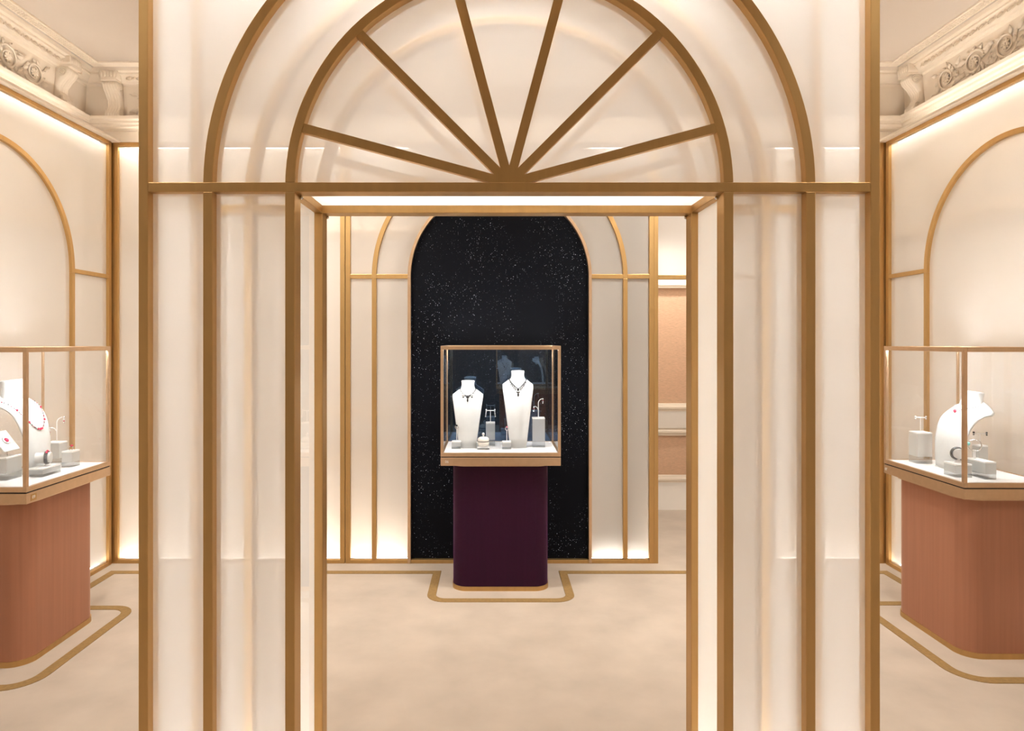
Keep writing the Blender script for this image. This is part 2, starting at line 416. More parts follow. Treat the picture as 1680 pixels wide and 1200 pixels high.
# ------------------------------------------------------------------ plaster cornice
def cornice(name, wall, a0, a1, mitre0, mitre1):
    prof = [(.004, ZT + .012), (.004, 3.19), (.06, 3.195), (.075, 3.205), (.075, 3.222), (.095, 3.228), (.095, 3.245), (.115, 3.252), (.115, 3.275), (.018, 3.285),
            (.040, 3.515), (.048, 3.528), (.070, 3.531), (.074, 3.542), (.105, 3.580), (.116, 3.583), (.116, 3.595), (.140, 3.599), (.148, CEIL), (0, CEIL)]
    n = len(prof); vs = []
    for e, a in enumerate((a0, a1)):
        for p, z in prof:
            q = a + (p * (mitre0 if e == 0 else mitre1))
            vs.append({'L': (WL + p, q, z), 'R': (WR - p, q, z), 'B': (q, YB - p, z)}[wall])
    fs = [(i, (i + 1) % n, (i + 1) % n + n, i + n) for i in range(n)]
    if wall == 'L': fs = [tuple(reversed(f)) for f in fs]
    return MB().add(vs, fs).build(name, 'plaster', None, **st)
cl = cornice('trim_%d' % k, 'L', 1.2, YB, 0, -1); k += 1
cr_ = cornice('trim_%d' % k, 'R', 1.2, YB, 0, -1); k += 1
cb = cornice('trim_%d' % k, 'B', WL, WR, 1, -1); k += 1
# eggs and darts
egg = MB().ball((0, 0, 0), (.017, .011, .022), 10, 6).mesh('egg'); egg.materials.append(M['plaster'])
shell_ = MB(); shell_.tube([(.026 * sin(a), .002, -.028 * cos(a) + .003) for a in [(-2.2 + 4.4 * i / 10) for i in range(11)]], .0045, 6)
ring_me = shell_.mesh('egg_ring'); ring_me.materials.append(M['plaster'])
dart = MB(); dart.add([(-.007, 0, .022), (.007, 0, .022), (0, 0, -.026), (0, -.012, .006)], [(0, 3, 1), (1, 3, 2), (2, 3, 0)]); dart = dart.mesh('dart'); dart.materials.append(M['plaster'])
def eggs(parent, wall, a0, a1, step=.076):
    n = int((a1 - a0) / step)
    for i in range(n):
        a = a0 + step * (i + .5)
        loc, rz = {'L': ((WL + .094, a, 3.561), pi / 2), 'R': ((WR - .094, a, 3.561), -pi / 2), 'B': ((a, YB - .094, 3.561), 0)}[wall]
        t = -.55
        o = linked('egg', egg, parent, loc, (t, 0, rz)); linked('egg_ring', ring_me, o)
        d = Vector({'L': (0, step / 2, 0), 'R': (0, step / 2, 0), 'B': (step / 2, 0, 0)}[wall])
        linked('dart', dart, parent, Vector(loc) + d, (t, 0, rz))
eggs(cl, 'L', 3.45, 4.60); eggs(cr_, 'R', 3.45, 4.72); eggs(cb, 'B', -2.74, -2.36)
eggs(cl, 'L', 4.735, 4.84)
# beaded band on the ceiling beside the cornice
def ceiling_band(wall, a0, a1):
    global k
    mb = MB()
    q0, q1 = .180, .255
    if wall == 'L': mb.box(WL + q0, WL + q1, a0, YB - q0, CEIL - .012, CEIL + .001)
    elif wall == 'R': mb.box(WR - q1, WR - q0, a0, YB - q0, CEIL - .012, CEIL + .001)
    else: mb.box(WL + q1, WR - q1, YB - q1, YB - q0, CEIL - .012, CEIL + .001)
    o = mb.build('trim_%d' % k, 'plaster', None, .003, **st); k += 1
    if wall != 'B':
        bb = MB(); a = a0
        while a < YB - q1:
            for j, off in enumerate((.198, .2175, .237)):
                x = WL + off if wall == 'L' else WR - off
                bb.ball((x, a + (.009 if j == 1 else 0), CEIL - .013), (.0075, .010, .005), 6, 4)
            a += .022
        b = bb.build('bead_row', 'plaster', o, kind='stuff')
    return o
ceiling_band('L', 2.6, 0); ceiling_band('R', 2.6, 0); ceiling_band('B', 0, 0)

# scrolled console brackets
def bracket(parent, wall, a):
    """local: x across, -y out of the wall, z up"""
    rz = {'L': pi / 2, 'R': -pi / 2, 'B': 0}[wall]
    loc = {'L': (WL, a, 0), 'R': (WR, a, 0), 'B': (a, YB, 0)}[wall]
    root = linked('bracket', None, parent, loc, (0, 0, rz))
    # S profile (out, z): bulges at the top, sweeps in, kicks out at the foot
    prof = [(.100, 3.277), (.098, 3.298), (.075, 3.325), (.055, 3.360), (.058, 3.400), (.085, 3.440), (.118, 3.475), (.128, 3.505), (.118, 3.528)]
    def sm(t):
        f = t * (len(prof) - 1); i = min(int(f), len(prof) - 2); u = f - i; u = u * u * (3 - 2 * u) * .4 + u * .6
        return tuple(prof[i][j] + (prof[i + 1][j] - prof[i][j]) * u for j in (0, 1))
    mb = MB(); n = 24; cols = 21; vs = []; fs = []
    for i in range(n + 1):
        p, z = sm(i / n)
        for j in range(cols):
            u = -1 + 2 * j / (cols - 1)
            fl = .006 * abs(sin(u * pi * 2.5))
            vs.append((u * .052, -p - fl, z))
        vs += [(.052, -.01, z), (-.052, -.01, z)]
    w = cols + 2
    for i in range(n):
        for j in range(w): fs.append((i * w + j, i * w + (j + 1) % w, (i + 1) * w + (j + 1) % w, (i + 1) * w + j))
    mb.add(vs, fs, True); mb.build('scroll_body', 'plaster', root)
    for sx in (-1, 1):                                     # volutes on the cheeks
        for c, rr in (((-.088, 3.490), .034), ((-.078, 3.305), .019)):
            pts = []
            for i in range(34):
                q = i / 33 * 4.2 * pi; r = rr * (1 - .78 * i / 33)
                pts.append((sx * .053, c[0] + r * cos(q), c[1] + r * sin(q)))
            MB().tube(pts, .0055, 6).build('volute', 'plaster', root)
    cap = MB(); cap.prism_xz([(-.058, 3.526), (.058, 3.526), (.058, 3.540), (.066, 3.552), (.066, 3.600), (-.066, 3.600), (-.066, 3.552), (-.058, 3.540)], -.150, -.01)
    cap.build('cap', 'plaster', root, .004)
    for i in range(5):                                     # acanthus curl over the cap
        x = -.046 + .023 * i
        MB().ball((x, -.150, 3.570 + .006 * (1 - abs(i - 2) / 2)), (.012, .009, .024), 8, 6).build('leaf', 'plaster', root)
    return root
bracket(cl, 'L', 4.665); bracket(cb, 'B', -2.835); bracket(cr_, 'R', 4.80)

# rinceau relief in the frieze: scrolls, leaves, rosettes
def leaf_mesh(name, n=9):
    mb = MB(); vs = []; fs = []
    for i in range(n):
        t = i / (n - 1); w = .020 * sin(pi * min(1, t * 1.05 + .04)) * (1 - .25 * t) * (1 + .22 * cos(t * 26))
        bend = .020 * t * t
        vs += [(t * .07, 0, -w + bend), (t * .07, -.012 * sin(pi * t) - .006, bend), (t * .07, 0, w + bend)]
    for i in range(n - 1):
        a = i * 3; fs += [(a, a + 1, a + 4, a + 3), (a + 1, a + 2, a + 5, a + 4)]
    mb.add(vs, fs, True); me = mb.mesh(name); me.materials.append(M['plaster']); return me
LEAF = leaf_mesh('leaf')
def rosette_mesh():
    mb = MB()
    for i in range(9):
        a = 2 * pi * i / 9
        mb.ball((0, 0, 0), (.020, .010, .010), 8, 5, Matrix.Translation((.026 * cos(a), -.008, .026 * sin(a))) @ Matrix.Rotation(-a, 4, 'Y'))
    mb.ball((0, -.012, 0), (.012, .012, .012), 8, 6)
    me = mb.mesh('rosette'); me.materials.append(M['plaster']); return me
ROS = rosette_mesh()
def rinceau(parent, wall, along, flip=1):
    rz = {'L': pi / 2, 'R': -pi / 2, 'B': 0}[wall]
    for idx, (a, up) in enumerate(along):
        loc = {'L': (WL + .031, a, 3.398), 'R': (WR - .031, a, 3.398), 'B': (a, YB - .031, 3.398)}[wall]
        root = linked('scroll_ornament', None, parent, loc, (.095, 0, rz), (1, .66, 1))
        pts = []; rs = []
        for i in range(40):
            t = i / 39; q = -pi * .9 + t * 3.3 * pi; r = .088 * (1 - .72 * t)
            pts.append((flip * r * cos(q), -.006 - .008 * sin(pi * t), up * r * .9 * sin(q))); rs.append(.0085 * (1 - .5 * t))
        MB().tube(pts, rs, 8).build('scroll', 'plaster', root)
        linked('rosette', ROS, root, (0, -.004, 0), (0, random.random(), 0), (.8, 1, .8))
        for i in range(11):
            t = i / 10; q = -pi * .9 + t * 2.0 * pi; r = .090 * (1 - .40 * t)
            x, z = flip * r * cos(q), up * r * .9 * sin(q)
            ang = math.atan2(z, x) + random.uniform(-.5, .5) + (.7 * up)
            s = random.uniform(.55, .95) * (1.0 if abs(z) < .05 else .62)
            linked('leaf', LEAF, root, (x, -.004, z), (0, -ang, 0), (s, 1.2, s))
        for s_ in (-1, 1):
            linked('leaf', LEAF, root, (s_ * .075, -.004, -up * .045), (0, -(0 if s_ > 0 else pi), 0), (1.25, 1.3, 1.1))
            linked('leaf', LEAF, root, (s_ * .095, -.004, up * .05), (0, -(.5 if s_ > 0 else pi - .5), 0), (.9, 1.3, .9))
rinceau(cl, 'L', [(4.40, 1), (4.16, -1), (3.92, 1), (3.68, -1)])
rinceau(cr_, 'R', [(4.50, 1), (4.24, -1), (3.98, 1), (3.72, -1)], -1)
rinceau(cb, 'B', [(-2.58, 1), (-2.36, -1)])

# ------------------------------------------------------------------ brass and milky glass portal
PY = 2.041; PD = .40
def arc_pts(r, a0, a1, n=28): return [(r * cos(a0 + (a1 - a0) * i / n), r * sin(a0 + (a1 - a0) * i / n)) for i in range(n + 1)]
portal = thing('arched_portal', 'large brass and milky glass portal with fan-shaped arch above an open doorway', 'portal', (AX, PY, 0))
ZC0, ZC1, ZA, ZP = 2.063, 2.093, 2.080, 3.14
XO, XOi, X2, X2i, XJ, XJi = 1.150, 1.120, .950, .920, .6955, .6655
def portal_face(y0, y1, yp, glass):
    def B(n, *a): return box(n, 'brass', *a, parent=portal, bevel=.002)
    for s in (-1, 1):
        B('outer_post', s * XOi, s * XO, y0, y1, 0, ZP)
        B('mullion', s * X2i, s * X2, y0, y1, 0, ZC0)
        B('door_jamb', s * XJi, s * XJ, y0, y1, 0, ZC0)
        for a, b in ((X2, XOi), (XJ, X2i)):
            B('bottom_rail', s * a, s * b, y0, y1, 0, .03)
            box('pane', glass, s * (a - .006), s * (b + .006), yp, yp + .006, .024, ZC0 + .006, parent=portal)
        sp = [(X2 - .012, 0)] ; 
        arc = arc_pts(X2 - .008, 0, pi / 2)
        poly = [(s * x, ZA + z) for x, z in arc] + [(0, ZP - .02), (s * (XOi + .006), ZP - .02), (s * (XOi + .006), ZA)]
        if s > 0: poly = poly[::-1]
        MB().prism_xz(poly, yp, yp + .006).build('spandrel_pane', glass, portal)
    B('cross_bar', -XOi, XOi, y0, y1, ZC0, ZC1)
    B('top_rail', -XOi, XOi, y0, y1, ZP - .03, ZP)
    MB().arcbar(0, ZA, X2i, X2, y0, y1, R(.75), pi - R(.75), 72).build('outer_arch', 'brass', portal, .002)
    MB().arcbar(0, ZA, XJi, XJ, y0, y1, R(1.1), pi - R(1.1), 64).build('inner_arch', 'brass', portal, .002)
    ring = arc_pts(X2i + .008, 0, pi, 60) + arc_pts(XJ - .008, pi, 0, 60)
    MB().prism_xz([(x, ZA + z) for x, z in ring][::-1], yp, yp + .006).build('ring_pane', glass, portal)
    for i in range(6):
        a = R(15 + 30 * i); c, q = cos(a), sin(a); h = .0142
        f = lambda r, t: (r * c - t * q, ZC1 - .002 + r * q + t * c)
        rr = XJi + .002
        end = rr - .012 * abs(q)
        MB().prism_xz([f(0, -h), f(end, -h), f(end, h), f(0, h)][::-1], y0 + .001 + .0002 * i, y0 + .022).build('spoke', 'brass', portal)
    for i in range(7):
        a0 = R(max(0, 15 + 30 * (i - 1))); a1 = R(min(180, 15 + 30 * i))
        poly = [(0, 0)] + arc_pts(XJi + .008, a0, a1, 10)
        MB().prism_xz([(x, ZA + .004 + z) for x, z in poly][::-1], yp, yp + .006).build('fan_pane', glass, portal)
portal_face(0, .065, .030, 'frost_portal')
portal_face(PD - .065, PD, PD - .036, 'frost_rear')
for s in (-1, 1):
    for x0, x1 in ((XJi, XJ), (XOi, XO)):
        zs = (ZC0, ZC1) if x0 == XJi else (ZP - .03, ZP)
        box('edge_bar', 'brass', s * x0, s * x1, .065, PD - .065, *zs, parent=portal, bevel=.002)
        box('floor_bar', 'brass', s * x0, s * x1, .065, PD - .065, 0, .03, parent=portal, bevel=.002)
    box('reveal_pane', 'frost_reveal', s * .690, s * .696, .063, PD - .063, .028, ZC0 + .003, parent=portal)
    box('side_pane', 'frost_rear', s * 1.132, s * 1.138, .063, PD - .063, .028, ZP - .028, parent=portal)
    for y in (.058, PD - .008):
        MB().ball((s * (XJi - .004), y, ZC0 - .006), .006, 8, 6).build('corner_pin', 'silver', portal)
    # light strips inside the hollow wings and behind the front mullions
    box('light_strip', 'led_portal', s * .73, s * 1.09, .17, .20, .012, .022, parent=portal)
    for x0, x1 in ((1.126, 1.144), (.926, .944)):
        box('light_strip', 'led_post', s * x0, s * x1, .067, .071, .05, ZP - .05 if x0 > 1 else 2.0, parent=portal)
box('ceiling_fill_strip', 'led_ceiling_fill', -1.0, 1.0, .15, .25, ZP + .002, ZP + .010, parent=portal)  # unseen fill light, added to lift the cornice frieze and ceiling
box('soffit_pane', 'frost_reveal', -XJi, XJi, .063, PD - .063, 2.090, 2.096, parent=portal)
box('top_panel', 'wallpaint', -XOi, XOi, .063, PD - .063, ZP - .012, ZP - .002, parent=portal)
box('light_strip', 'led_portal', -1.05, 1.05, .15, .25, ZP - .024, ZP - .014, parent=portal)
box('light_strip', 'led_soffit', -.60, .60, .18, .22, 2.112, 2.118, parent=portal)

# ------------------------------------------------------------------ wall screens
def screen_frame(root, x0, x1, post=.034, ext=(0, 0), top=ZT, d=.045, bottom=True, strips=True, cornice_fill=True, posts=(1, 1), led='led'):
    if posts[0]: box('post', 'brass', x0 - ext[0], x0 + post, 0, d, 0, top, root, .002)
    if posts[1]: box('post', 'brass', x1 - post, x1 + ext[1], 0, d, 0, top, root, .002)
    a, b = x0 + post, x1 - post
    box('top_rail', 'brass', a, b, 0, d, top - .026, top, root, .002)
    if bottom: box('bottom_rail', 'brass', a, b, 0, d, 0, .026, root, .002)
    if cornice_fill: box('cornice_fill_strip', 'led_cornice_fill', a + .02, b - .02, .085, .115, top + .013, top + .019, root)  # hidden glowing strip, added to brighten the cornice above the screen
    if strips:
        box('light_strip', led, a + .01, b - .01, .060, .085, top - .020, top - .012, root)
        box('light_strip', led, a + .01, b - .01, .060, .085, .006, .014, root)
def pane(root, x0, x1, z0, z1, mat='frost_wall', y=.020):
    return box('pane', mat, x0, x1, y, y + .006, z0, z1, root)
# side screens with one arch each
def arch_screen(label, loc, rz):
    s = thing('arched_wall_screen', label, 'screen', loc, rz, 'arched side wall screens')
    hw = 1.105; screen_frame(s, -hw, hw)
    r0, r1, zc = .662, .692, 2.06
    for q in (-1, 1):
        box('mullion', 'brass', q * r0, q * r1, 0, .045, .026, zc - .014, s, .002)
        box('cross_bar', 'brass', q * r1, q * (hw - .034), 0, .045, zc - .014, zc + .014, s, .002)
        pane(s, *sorted((q * (r1 - .006), q * (hw - .028))), .02, zc)
        poly = [(q * x, zc + z) for x, z in arc_pts(r1 - .008, 0, pi / 2)] + [(0, ZT - .02), (q * (hw - .028), ZT - .02), (q * (hw - .028), zc)]
        MB().prism_xz(poly if q < 0 else poly[::-1], .020, .026).build('spandrel_pane', 'frost_wall', s)
    MB().arcbar(0, zc, r0, r1, 0, .045, R(-1.2), pi + R(1.2), 64).build('arch', 'brass', s, .002)
    poly = [(-r0 - .006, .02)] + [(x, zc + z) for x, z in arc_pts(r0 + .006, pi, 0, 48)] + [(r0 + .006, .02)]
    MB().prism_xz(poly[::-1], .020, .026).build('arch_pane', 'frost_wall', s)
    return s
arch_screen('arched brass and hazy glass wall screen behind the left copper-based showcase', (XL, 3.615, 0), pi / 2)
arch_screen('arched brass and hazy glass wall screen behind the right copper-based showcase', (XR, 3.615, 0), -pi / 2)
# plain back screens at both corners
s = thing('corner_wall_screen', 'plain brass-framed hazy glass back screen in the left corner', 'screen', (0, YS, 0), 0, 'plain back screens')
screen_frame(s, XL + .002, -1.062, led='led_back', ext=(.045, 0)); pane(s, XL + .030, -1.09, .02, ZT - .02)
s = thing('corner_wall_screen', 'plain brass-framed hazy glass back screen in the right corner', 'screen', (0, YS, 0), 0, 'plain back screens')
screen_frame(s, 2.0, XR - .002, led='led_back', ext=(0, .045)); pane(s, 2.028, XR - .030, .02, ZT - .02)
s = thing('transom_screen', 'brass transom frame with hazy glass over the passage opening', 'screen', (0, YS, 0))
screen_frame(s, 1.162, 1.998, .030, bottom=False, strips=False)
box('cross_bar', 'brass', 1.192, 1.968, 0, .045, 2.046, 2.076, s, .002)
pane(s, 1.186, 1.974, 2.07, ZT - .02)
# centre screen with starry niche
c = thing('starry_arch_screen', 'brass arched back screen framing a dark starry blue panel', 'screen', (AX, YS, 0))
hw = 1.110; screen_frame(c, -hw, hw, strips=False)
zc = 2.066; a0, a1, b0, b1 = .640, .662, .888, .920
for q in (-1, 1):
    box('mullion', 'brass', q * b0, q * b1, 0, .045, .026, zc - .016, c, .002)
    box('arch_jamb', 'brass_bright', q * a0, q * a1, -.004, .05, .0, zc, c, .002)
    box('cross_bar', 'brass', q * a1, q * b0, 0, .045, zc - .016, zc + .016, c, .002)
    box('cross_bar', 'brass', q * b1, q * (hw - .034), 0, .045, zc - .016, zc + .016, c, .002)
    pane(c, *sorted((q * (a1 - .004), q * (b0 + .006))), .02, zc)
    pane(c, *sorted((q * (b1 - .006), q * (hw - .028))), .02, zc)
    poly = [(q * x, zc + z) for x, z in arc_pts(b1 - .008, 0, pi / 2)] + [(0, ZT - .02), (q * (hw - .028), ZT - .02), (q * (hw - .028), zc)]
    MB().prism_xz(poly if q < 0 else poly[::-1], .020, .026).build('spandrel_pane', 'frost_wall', c)
    for x0, x1 in ((a1 + .01, hw - .045),):
        box('light_strip', 'led_back', q * x0, q * x1, .060, .085, .006, .014, c)
        box('light_strip', 'led_back', q * x0, q * x1, .060, .085, ZT - .020, ZT - .012, c)
MB().arcbar(0, zc, b0, b1, 0, .045, R(-1), pi + R(1), 72).build('outer_arch', 'brass', c, .002)
MB().arcbar(0, zc, a0, a1, -.004, .05, 0, pi, 64).build('inner_arch', 'brass_bright', c, .002)
ring = arc_pts(b0 + .008, 0, pi, 60) + arc_pts(a1 - .006, pi, 0, 60)
MB().prism_xz([(x, zc + z) for x, z in ring][::-1], .020, .026).build('ring_pane', 'frost_wall', c)
poly = [(-a0 - .004, .026)] + [(x, zc + z) for x, z in arc_pts(a0 + .004, pi, 0, 64)] + [(a0 + .004, .026)]
MB().prism_xz(poly[::-1], .036, .048).build('starry_panel', 'starry', c, label='dark navy arched panel glittering with stars')
poly2 = [(x * 1.02, z) for x, z in poly]
MB().prism_xz(poly2[::-1], .056, .070).build('backing_board', 'dark', c)

# ------------------------------------------------------------------ showcases
DECK = .892
def showcase(label, loc, rz, w, d, fabric, mark, mark_x, plinth_in=(.055, .045), r=.095, plaque=False, back='glass'):
    """local: x across the front, front glass at y=0, back at y=d"""
    s = thing('showcase', label, 'showcase', loc, rz, 'glass showcases on fabric plinths')
    h = w / 2; px, py = plinth_in
    pl = MB().prism_xy(rounded(-h + px, h - px, py, d - .03, r), .028, .800, smooth=True).build('plinth', fabric, s)
    MB().prism_xy(rounded(-h + px - .004, h - px + .004, py - .004, d - .026, r), .0, .028, smooth=True).build('brass_skirt', 'brass', pl)
    MB().prism_xy(rounded(-h + px - .014, h - px + .014, py - .014, d - .02, r), .800, .812, smooth=True).build('brass_collar', 'brass_bright', pl)
    box('base_tray', 'brass_bright', -h, h, 0, d, .812, .864, s, .003)
    box('shadow_gap', 'dark', -h + .004, h - .004, .004, d - .004, .862, .871, s)
    t = .018
    # lower frame ring
    for n_, a in (('front', (-h, h, 0, t)), ('back', (-h, h, d - t, d)), ('side', (-h, -h + t, t, d - t)), ('side', (h - t, h, t, d - t))):
        box('lower_frame', 'brass_bright', *a, .870, .894, s, .0015)
        box('top_frame', 'brass_bright', *a, 1.546, 1.570, s, .0015)
    box('deck', 'white_gloss', -h + t, h - t, t, d - t, .874, DECK, s)
    for sx in (-1, 1):
        box('post', 'brass_bright', sx * h, sx * (h - t), 0, t, .894, 1.546, s, .0015)
        box('post', 'brass_bright', sx * h, sx * (h - .012), d - .012, d, .894, 1.546, s, .0015)
        box('side_glass', 'glass', sx * (h - .006), sx * (h - .009), t, d - .012, .888, 1.552, s)
        # slim corner light tubes
        box('light_bar', 'led_case', sx * (h - .019), sx * (h - .029), .03, d - .03, 1.550, 1.556, s)
    box('front_glass', 'glass', -h + t, h - t, .006, .009, .888, 1.552, s)
    box('back_glass', back, -h + .012, h - .012, d - .009, d - .006, .888, 1.552, s)
    box('top_glass', 'glass', -h + t, h - t, t, d - t, 1.560, 1.563, s)
    box('light_bar', 'led_case', -h + .035, h - .035, .019, .029, 1.550, 1.556, s)
    # showcase number on the tray
    cu = bpy.data.curves.new('number_mark', 'FONT'); cu.body = mark; cu.size = .022; cu.extrude = .0004
    cu.align_x = 'CENTER'; cu.align_y = 'CENTER'; cu.materials.append(M['print'])
    tmp = bpy.data.objects.new('number_mark', cu); me = bpy.data.meshes.new_from_object(tmp); bpy.data.objects.remove(tmp)
    me.materials.clear(); me.materials.append(M['print'])
    o = bpy.data.objects.new('number_mark', me); COL.objects.link(o); o.parent = s
    o.location = (mark_x, -.0016, .838); o.rotation_euler = (pi / 2, 0, 0)
    if plaque: box('number_plate', 'brass', mark_x - .020, mark_x + .020, -.0012, .001, .822, .854, s)
    return s
showcase('glass showcase on dark purple velvet plinth before the starry panel', (AX, 4.155, 0), 0, .759, .50, 'purple', '06', -.34, (.0715, .058), back='coated_glass')
showcase('glass showcase on copper silk plinth at the left wall', (-2.245, 3.52, 0), pi / 2, .70, .40, 'silk', '09', -.30, (.05, .045), .10, True)
showcase('glass showcase on copper silk plinth at the right wall', (2.342, 3.605, 0), -pi / 2, .67, .445, 'silk', '07', -.31, (.04, .035), .10)

# ------------------------------------------------------------------ busts and jewels
class Bust:
    """curved leaf-shaped display bust; local front = -y, foot at origin"""
    def __init__(s, label, loc, rz, H, wsh, wbot, D, neck=.042, nh=.066, e=.6, yn=.55):
        s.H, s.wsh, s.wbot, s.D, s.e = H - nh * .56, wsh, wbot, D, e
        s.root = thing('necklace_bust', label, 'bust', loc, rz, 'white necklace busts')
        n, m = 40, 25; vs = []; fs = []
        for i in range(n + 1):
            for j in range(m):
                vs.append(s.p(R(88) * i / n, -1 + 2 * j / (m - 1)))
        for i in range(n):
            for j in range(m - 1): fs.append((i * m + j, i * m + j + 1, (i + 1) * m + j + 1, (i + 1) * m + j))
        o = MB().add(vs, fs, True).build('body', 'white', s.root)
        sd = o.modifiers.new('thick', 'SOLIDIFY'); sd.thickness = .007; sd.offset = -1
        s.tn = math.acos((1 - yn) ** (1 / e))
        b0 = s.p(s.tn, 0)
        prof = [(1.34, 1.02, -.060), (1.34, 1.04, -.022), (1.27, 1.06, -.004), (1.14, 1.03, .012), (1.03, .99, .028), (1.0, .98, .042), (1.03, 1.02, nh - .010), (1.06, 1.05, nh - .004), (1.03, 1.02, nh), (.96, .96, nh + .001), (.90, .9, nh - .002), (0, 0, nh - .002)]
        mt = Matrix.Translation(b0 + Vector((0, .004, -.016))) @ Matrix.Rotation(R(-9), 4, 'X'); q = 40
        vs = [mt @ Vector((neck * rx * cos(2 * pi * j / q), .86 * neck * ry * sin(2 * pi * j / q), z)) for rx, ry, z in prof for j in range(q)]
        fs = [(i * q + j, i * q + (j + 1) % q, (i + 1) * q + (j + 1) % q, (i + 1) * q + j) for i in range(len(prof) - 1) for j in range(q)]
        MB().add(vs, fs, True).build('neck', 'white', s.root)
        f0 = s.p(0, 0); MB().box(-s.wbot * .42, s.wbot * .42, f0.y + .004, f0.y + .07, 0, .004).build('foot', 'white', s.root)
    def th(s, zf): return math.asin(min(.9999, zf ** (1 / s.e)))
    def width(s, th):
        t = sin(th) ** s.e
        w = s.wbot + (s.wsh - s.wbot) * min(1, t / .86) ** 1.05
        q = 1 - max(0., cos(th)) ** s.e           # 0 at the foot .. 1 at the back of the shoulders
        if q > .6: w *= 1 - .30 * ((q - .6) / .4) ** 2
        return w
    def c(s, th): return Vector((0, s.D * (1 - max(0., cos(th)) ** s.e), s.H * max(0., sin(th)) ** s.e))
    def p(s, th, u, off=0):
        c = s.c(th); d = s.c(min(R(89.5), th + .02)) - s.c(max(.0, th - .02))
        nn = Vector((0, -d.z, d.y)).normalized()
        w = s.width(th); t = sin(th) ** 6
        drop = w * (.10 * (1 - t) + .26 * t) * u * u
        return c + Vector((u * w / 2, 0, 0)) - nn * (drop - off) + Vector((u * .35 * off, 0, 0))
    def necklace(s, label, z_top, z_bot, uw, bead, mats, pend=(), group='necklaces on white busts', power=1.6, n=60):
        t = thing('necklace', label, 'necklace', s.root.location, s.root.rotation_euler.z, group)
        chain = {}
        for i in range(n + 1):
            u = -1 + 2 * i / n
            th = s.th(z_bot + (z_top - z_bot) * abs(u) ** power)
            uu = uw * (1 - (1 - abs(u)) ** 1.5) * (1 if u > 0 else -1)
            mt = mats[i % len(mats)]
            r = bead * (1.0 if i % 3 else 1.35)
            chain.setdefault(mt, MB()).ball(s.p(th, uu, r * .8), r, 7, 5)
        for mt, mb in chain.items(): mb.build('chain', mt, t, kind='stuff')
        for (u, dth, r, mt, name) in pend:
            zf = z_bot + (z_top - z_bot) * abs(u) ** power; uu = uw * (1 - (1 - abs(u)) ** 1.5) * (1 if u > 0 else -1)
            rr = r if isinstance(r, tuple) else (r, r * .7, r)
            MB().ball(s.p(s.th(zf - dth), uu, rr[1]), rr, 8, 6).build(name, mt, t)
        return t
# --- centre showcase
b = Bust('shorter white bust with beaded collar at the left of the purple-based showcase', (-.165, 4.34, DECK), 0, .438, .205, .112, .14)
b.necklace('diamond collar with black drop pendant on the shorter bust', .985, .860, .50, .0026, ['dark_silver', 'diamond', 'dark_silver'],
           [(0, .025, .011, 'onyx', 'pendant_stone'), (0, .075, (.006, .005, .013), 'onyx', 'pendant_drop'), (0, .118, .004, 'diamond', 'pendant_tip'),
            (-.45, .025, .008, 'diamond', 'side_stone'), (.45, .025, .008, 'diamond', 'side_stone'), (-.42, .055, .006, 'dark_silver', 'side_drop'), (.42, .055, .006, 'dark_silver', 'side_drop'),
            (-.2, .012, .006, 'dark_silver', 'side_stone'), (.2, .012, .006, 'dark_silver', 'side_stone'), (-.66, .02, .006, 'diamond', 'side_stone'), (.66, .02, .006, 'diamond', 'side_stone')])
b = Bust('taller white bust with fringe necklace at the right of the purple-based showcase', (.170, 4.345, DECK), 0, .505, .205, .108, .14)
fr = [(q * u, dd, (.0028, .003, .011), 'dark_silver', 'fringe_drop') for q in (-1, 1) for u, dd in ((.22, .035), (.36, .034), (.5, .032), (.64, .03), (.8, .026))]
b.necklace('dark fringe necklace with long black drop on the taller bust', .985, .835, .55, .003, ['dark_silver', 'onyx', 'dark_silver'],
           [(0, .015, .009, 'onyx', 'pendant_stone'), (0, .085, (.006, .005, .013), 'onyx', 'pendant_drop'), (0, .055, .006, 'onyx', 'pendant_link'), (-.1, .06, .004, 'dark_silver', 'side_drop'), (.1, .06, .004, 'dark_silver', 'side_drop')] + fr, power=1.1)

def riser(label, loc, w, d, h, rz=0):
    r_ = thing('acrylic_riser', label, 'riser', loc, rz, 'clear acrylic display blocks')
    f = min(.3 * h, .04)
    box('clear_foot', 'acrylic_clear', -w / 2, w / 2, -d / 2, d / 2, 0, f, r_, .001)
    box('block', 'acrylic', -w / 2, w / 2, -d / 2, d / 2, f, h - .008, r_, .001)
    box('white_top', 'white_gloss', -w / 2, w / 2, -d / 2, d / 2, h - .008, h, r_, .001)
    return r_
def ring_stand(label, loc, h, gem, rz=0):
    t = thing('ring_stand', label, 'ring', loc, rz, 'rings on slim stands')
    MB().tube([(0, 0, 0), (0, 0, h)], .0022, 8).build('stem', 'white_gloss', t)
    MB().tube([(.010 * sin(a), 0, h + .010 - .010 * cos(a)) for a in [2 * pi * i / 20 for i in range(21)]], .0022, 6).build('ring_band', 'silver', t)
    MB().ball((0, -.003, h + .021), (.007, .006, .006), 8, 6).build('gem', gem, t)
    return t
def tbar(label, loc, h, w, drop, mats, rz=0):
    t = thing('earring_stand', label, 'earrings', loc, rz, 'earrings on display stands')
    MB().tube([(0, 0, 0), (0, 0, h)], .0022, 8).build('stem', 'white_gloss', t)
    MB().tube([(-w / 2, 0, h), (w / 2, 0, h)], .0028, 8).build('cross_arm', 'white_gloss', t)
    for sx in (-1, 1):
        e = MB().ball((sx * w / 2, -.003, h + .005), .0055, 8, 6).build('earring', mats[0], t)
        for i in range(drop):
            MB().ball((sx * (w / 2 + .001 * i), -.004, h - .006 - .0085 * i), .0045, 7, 5).build('earring_drop', mats[i % len(mats)], e)
    return t
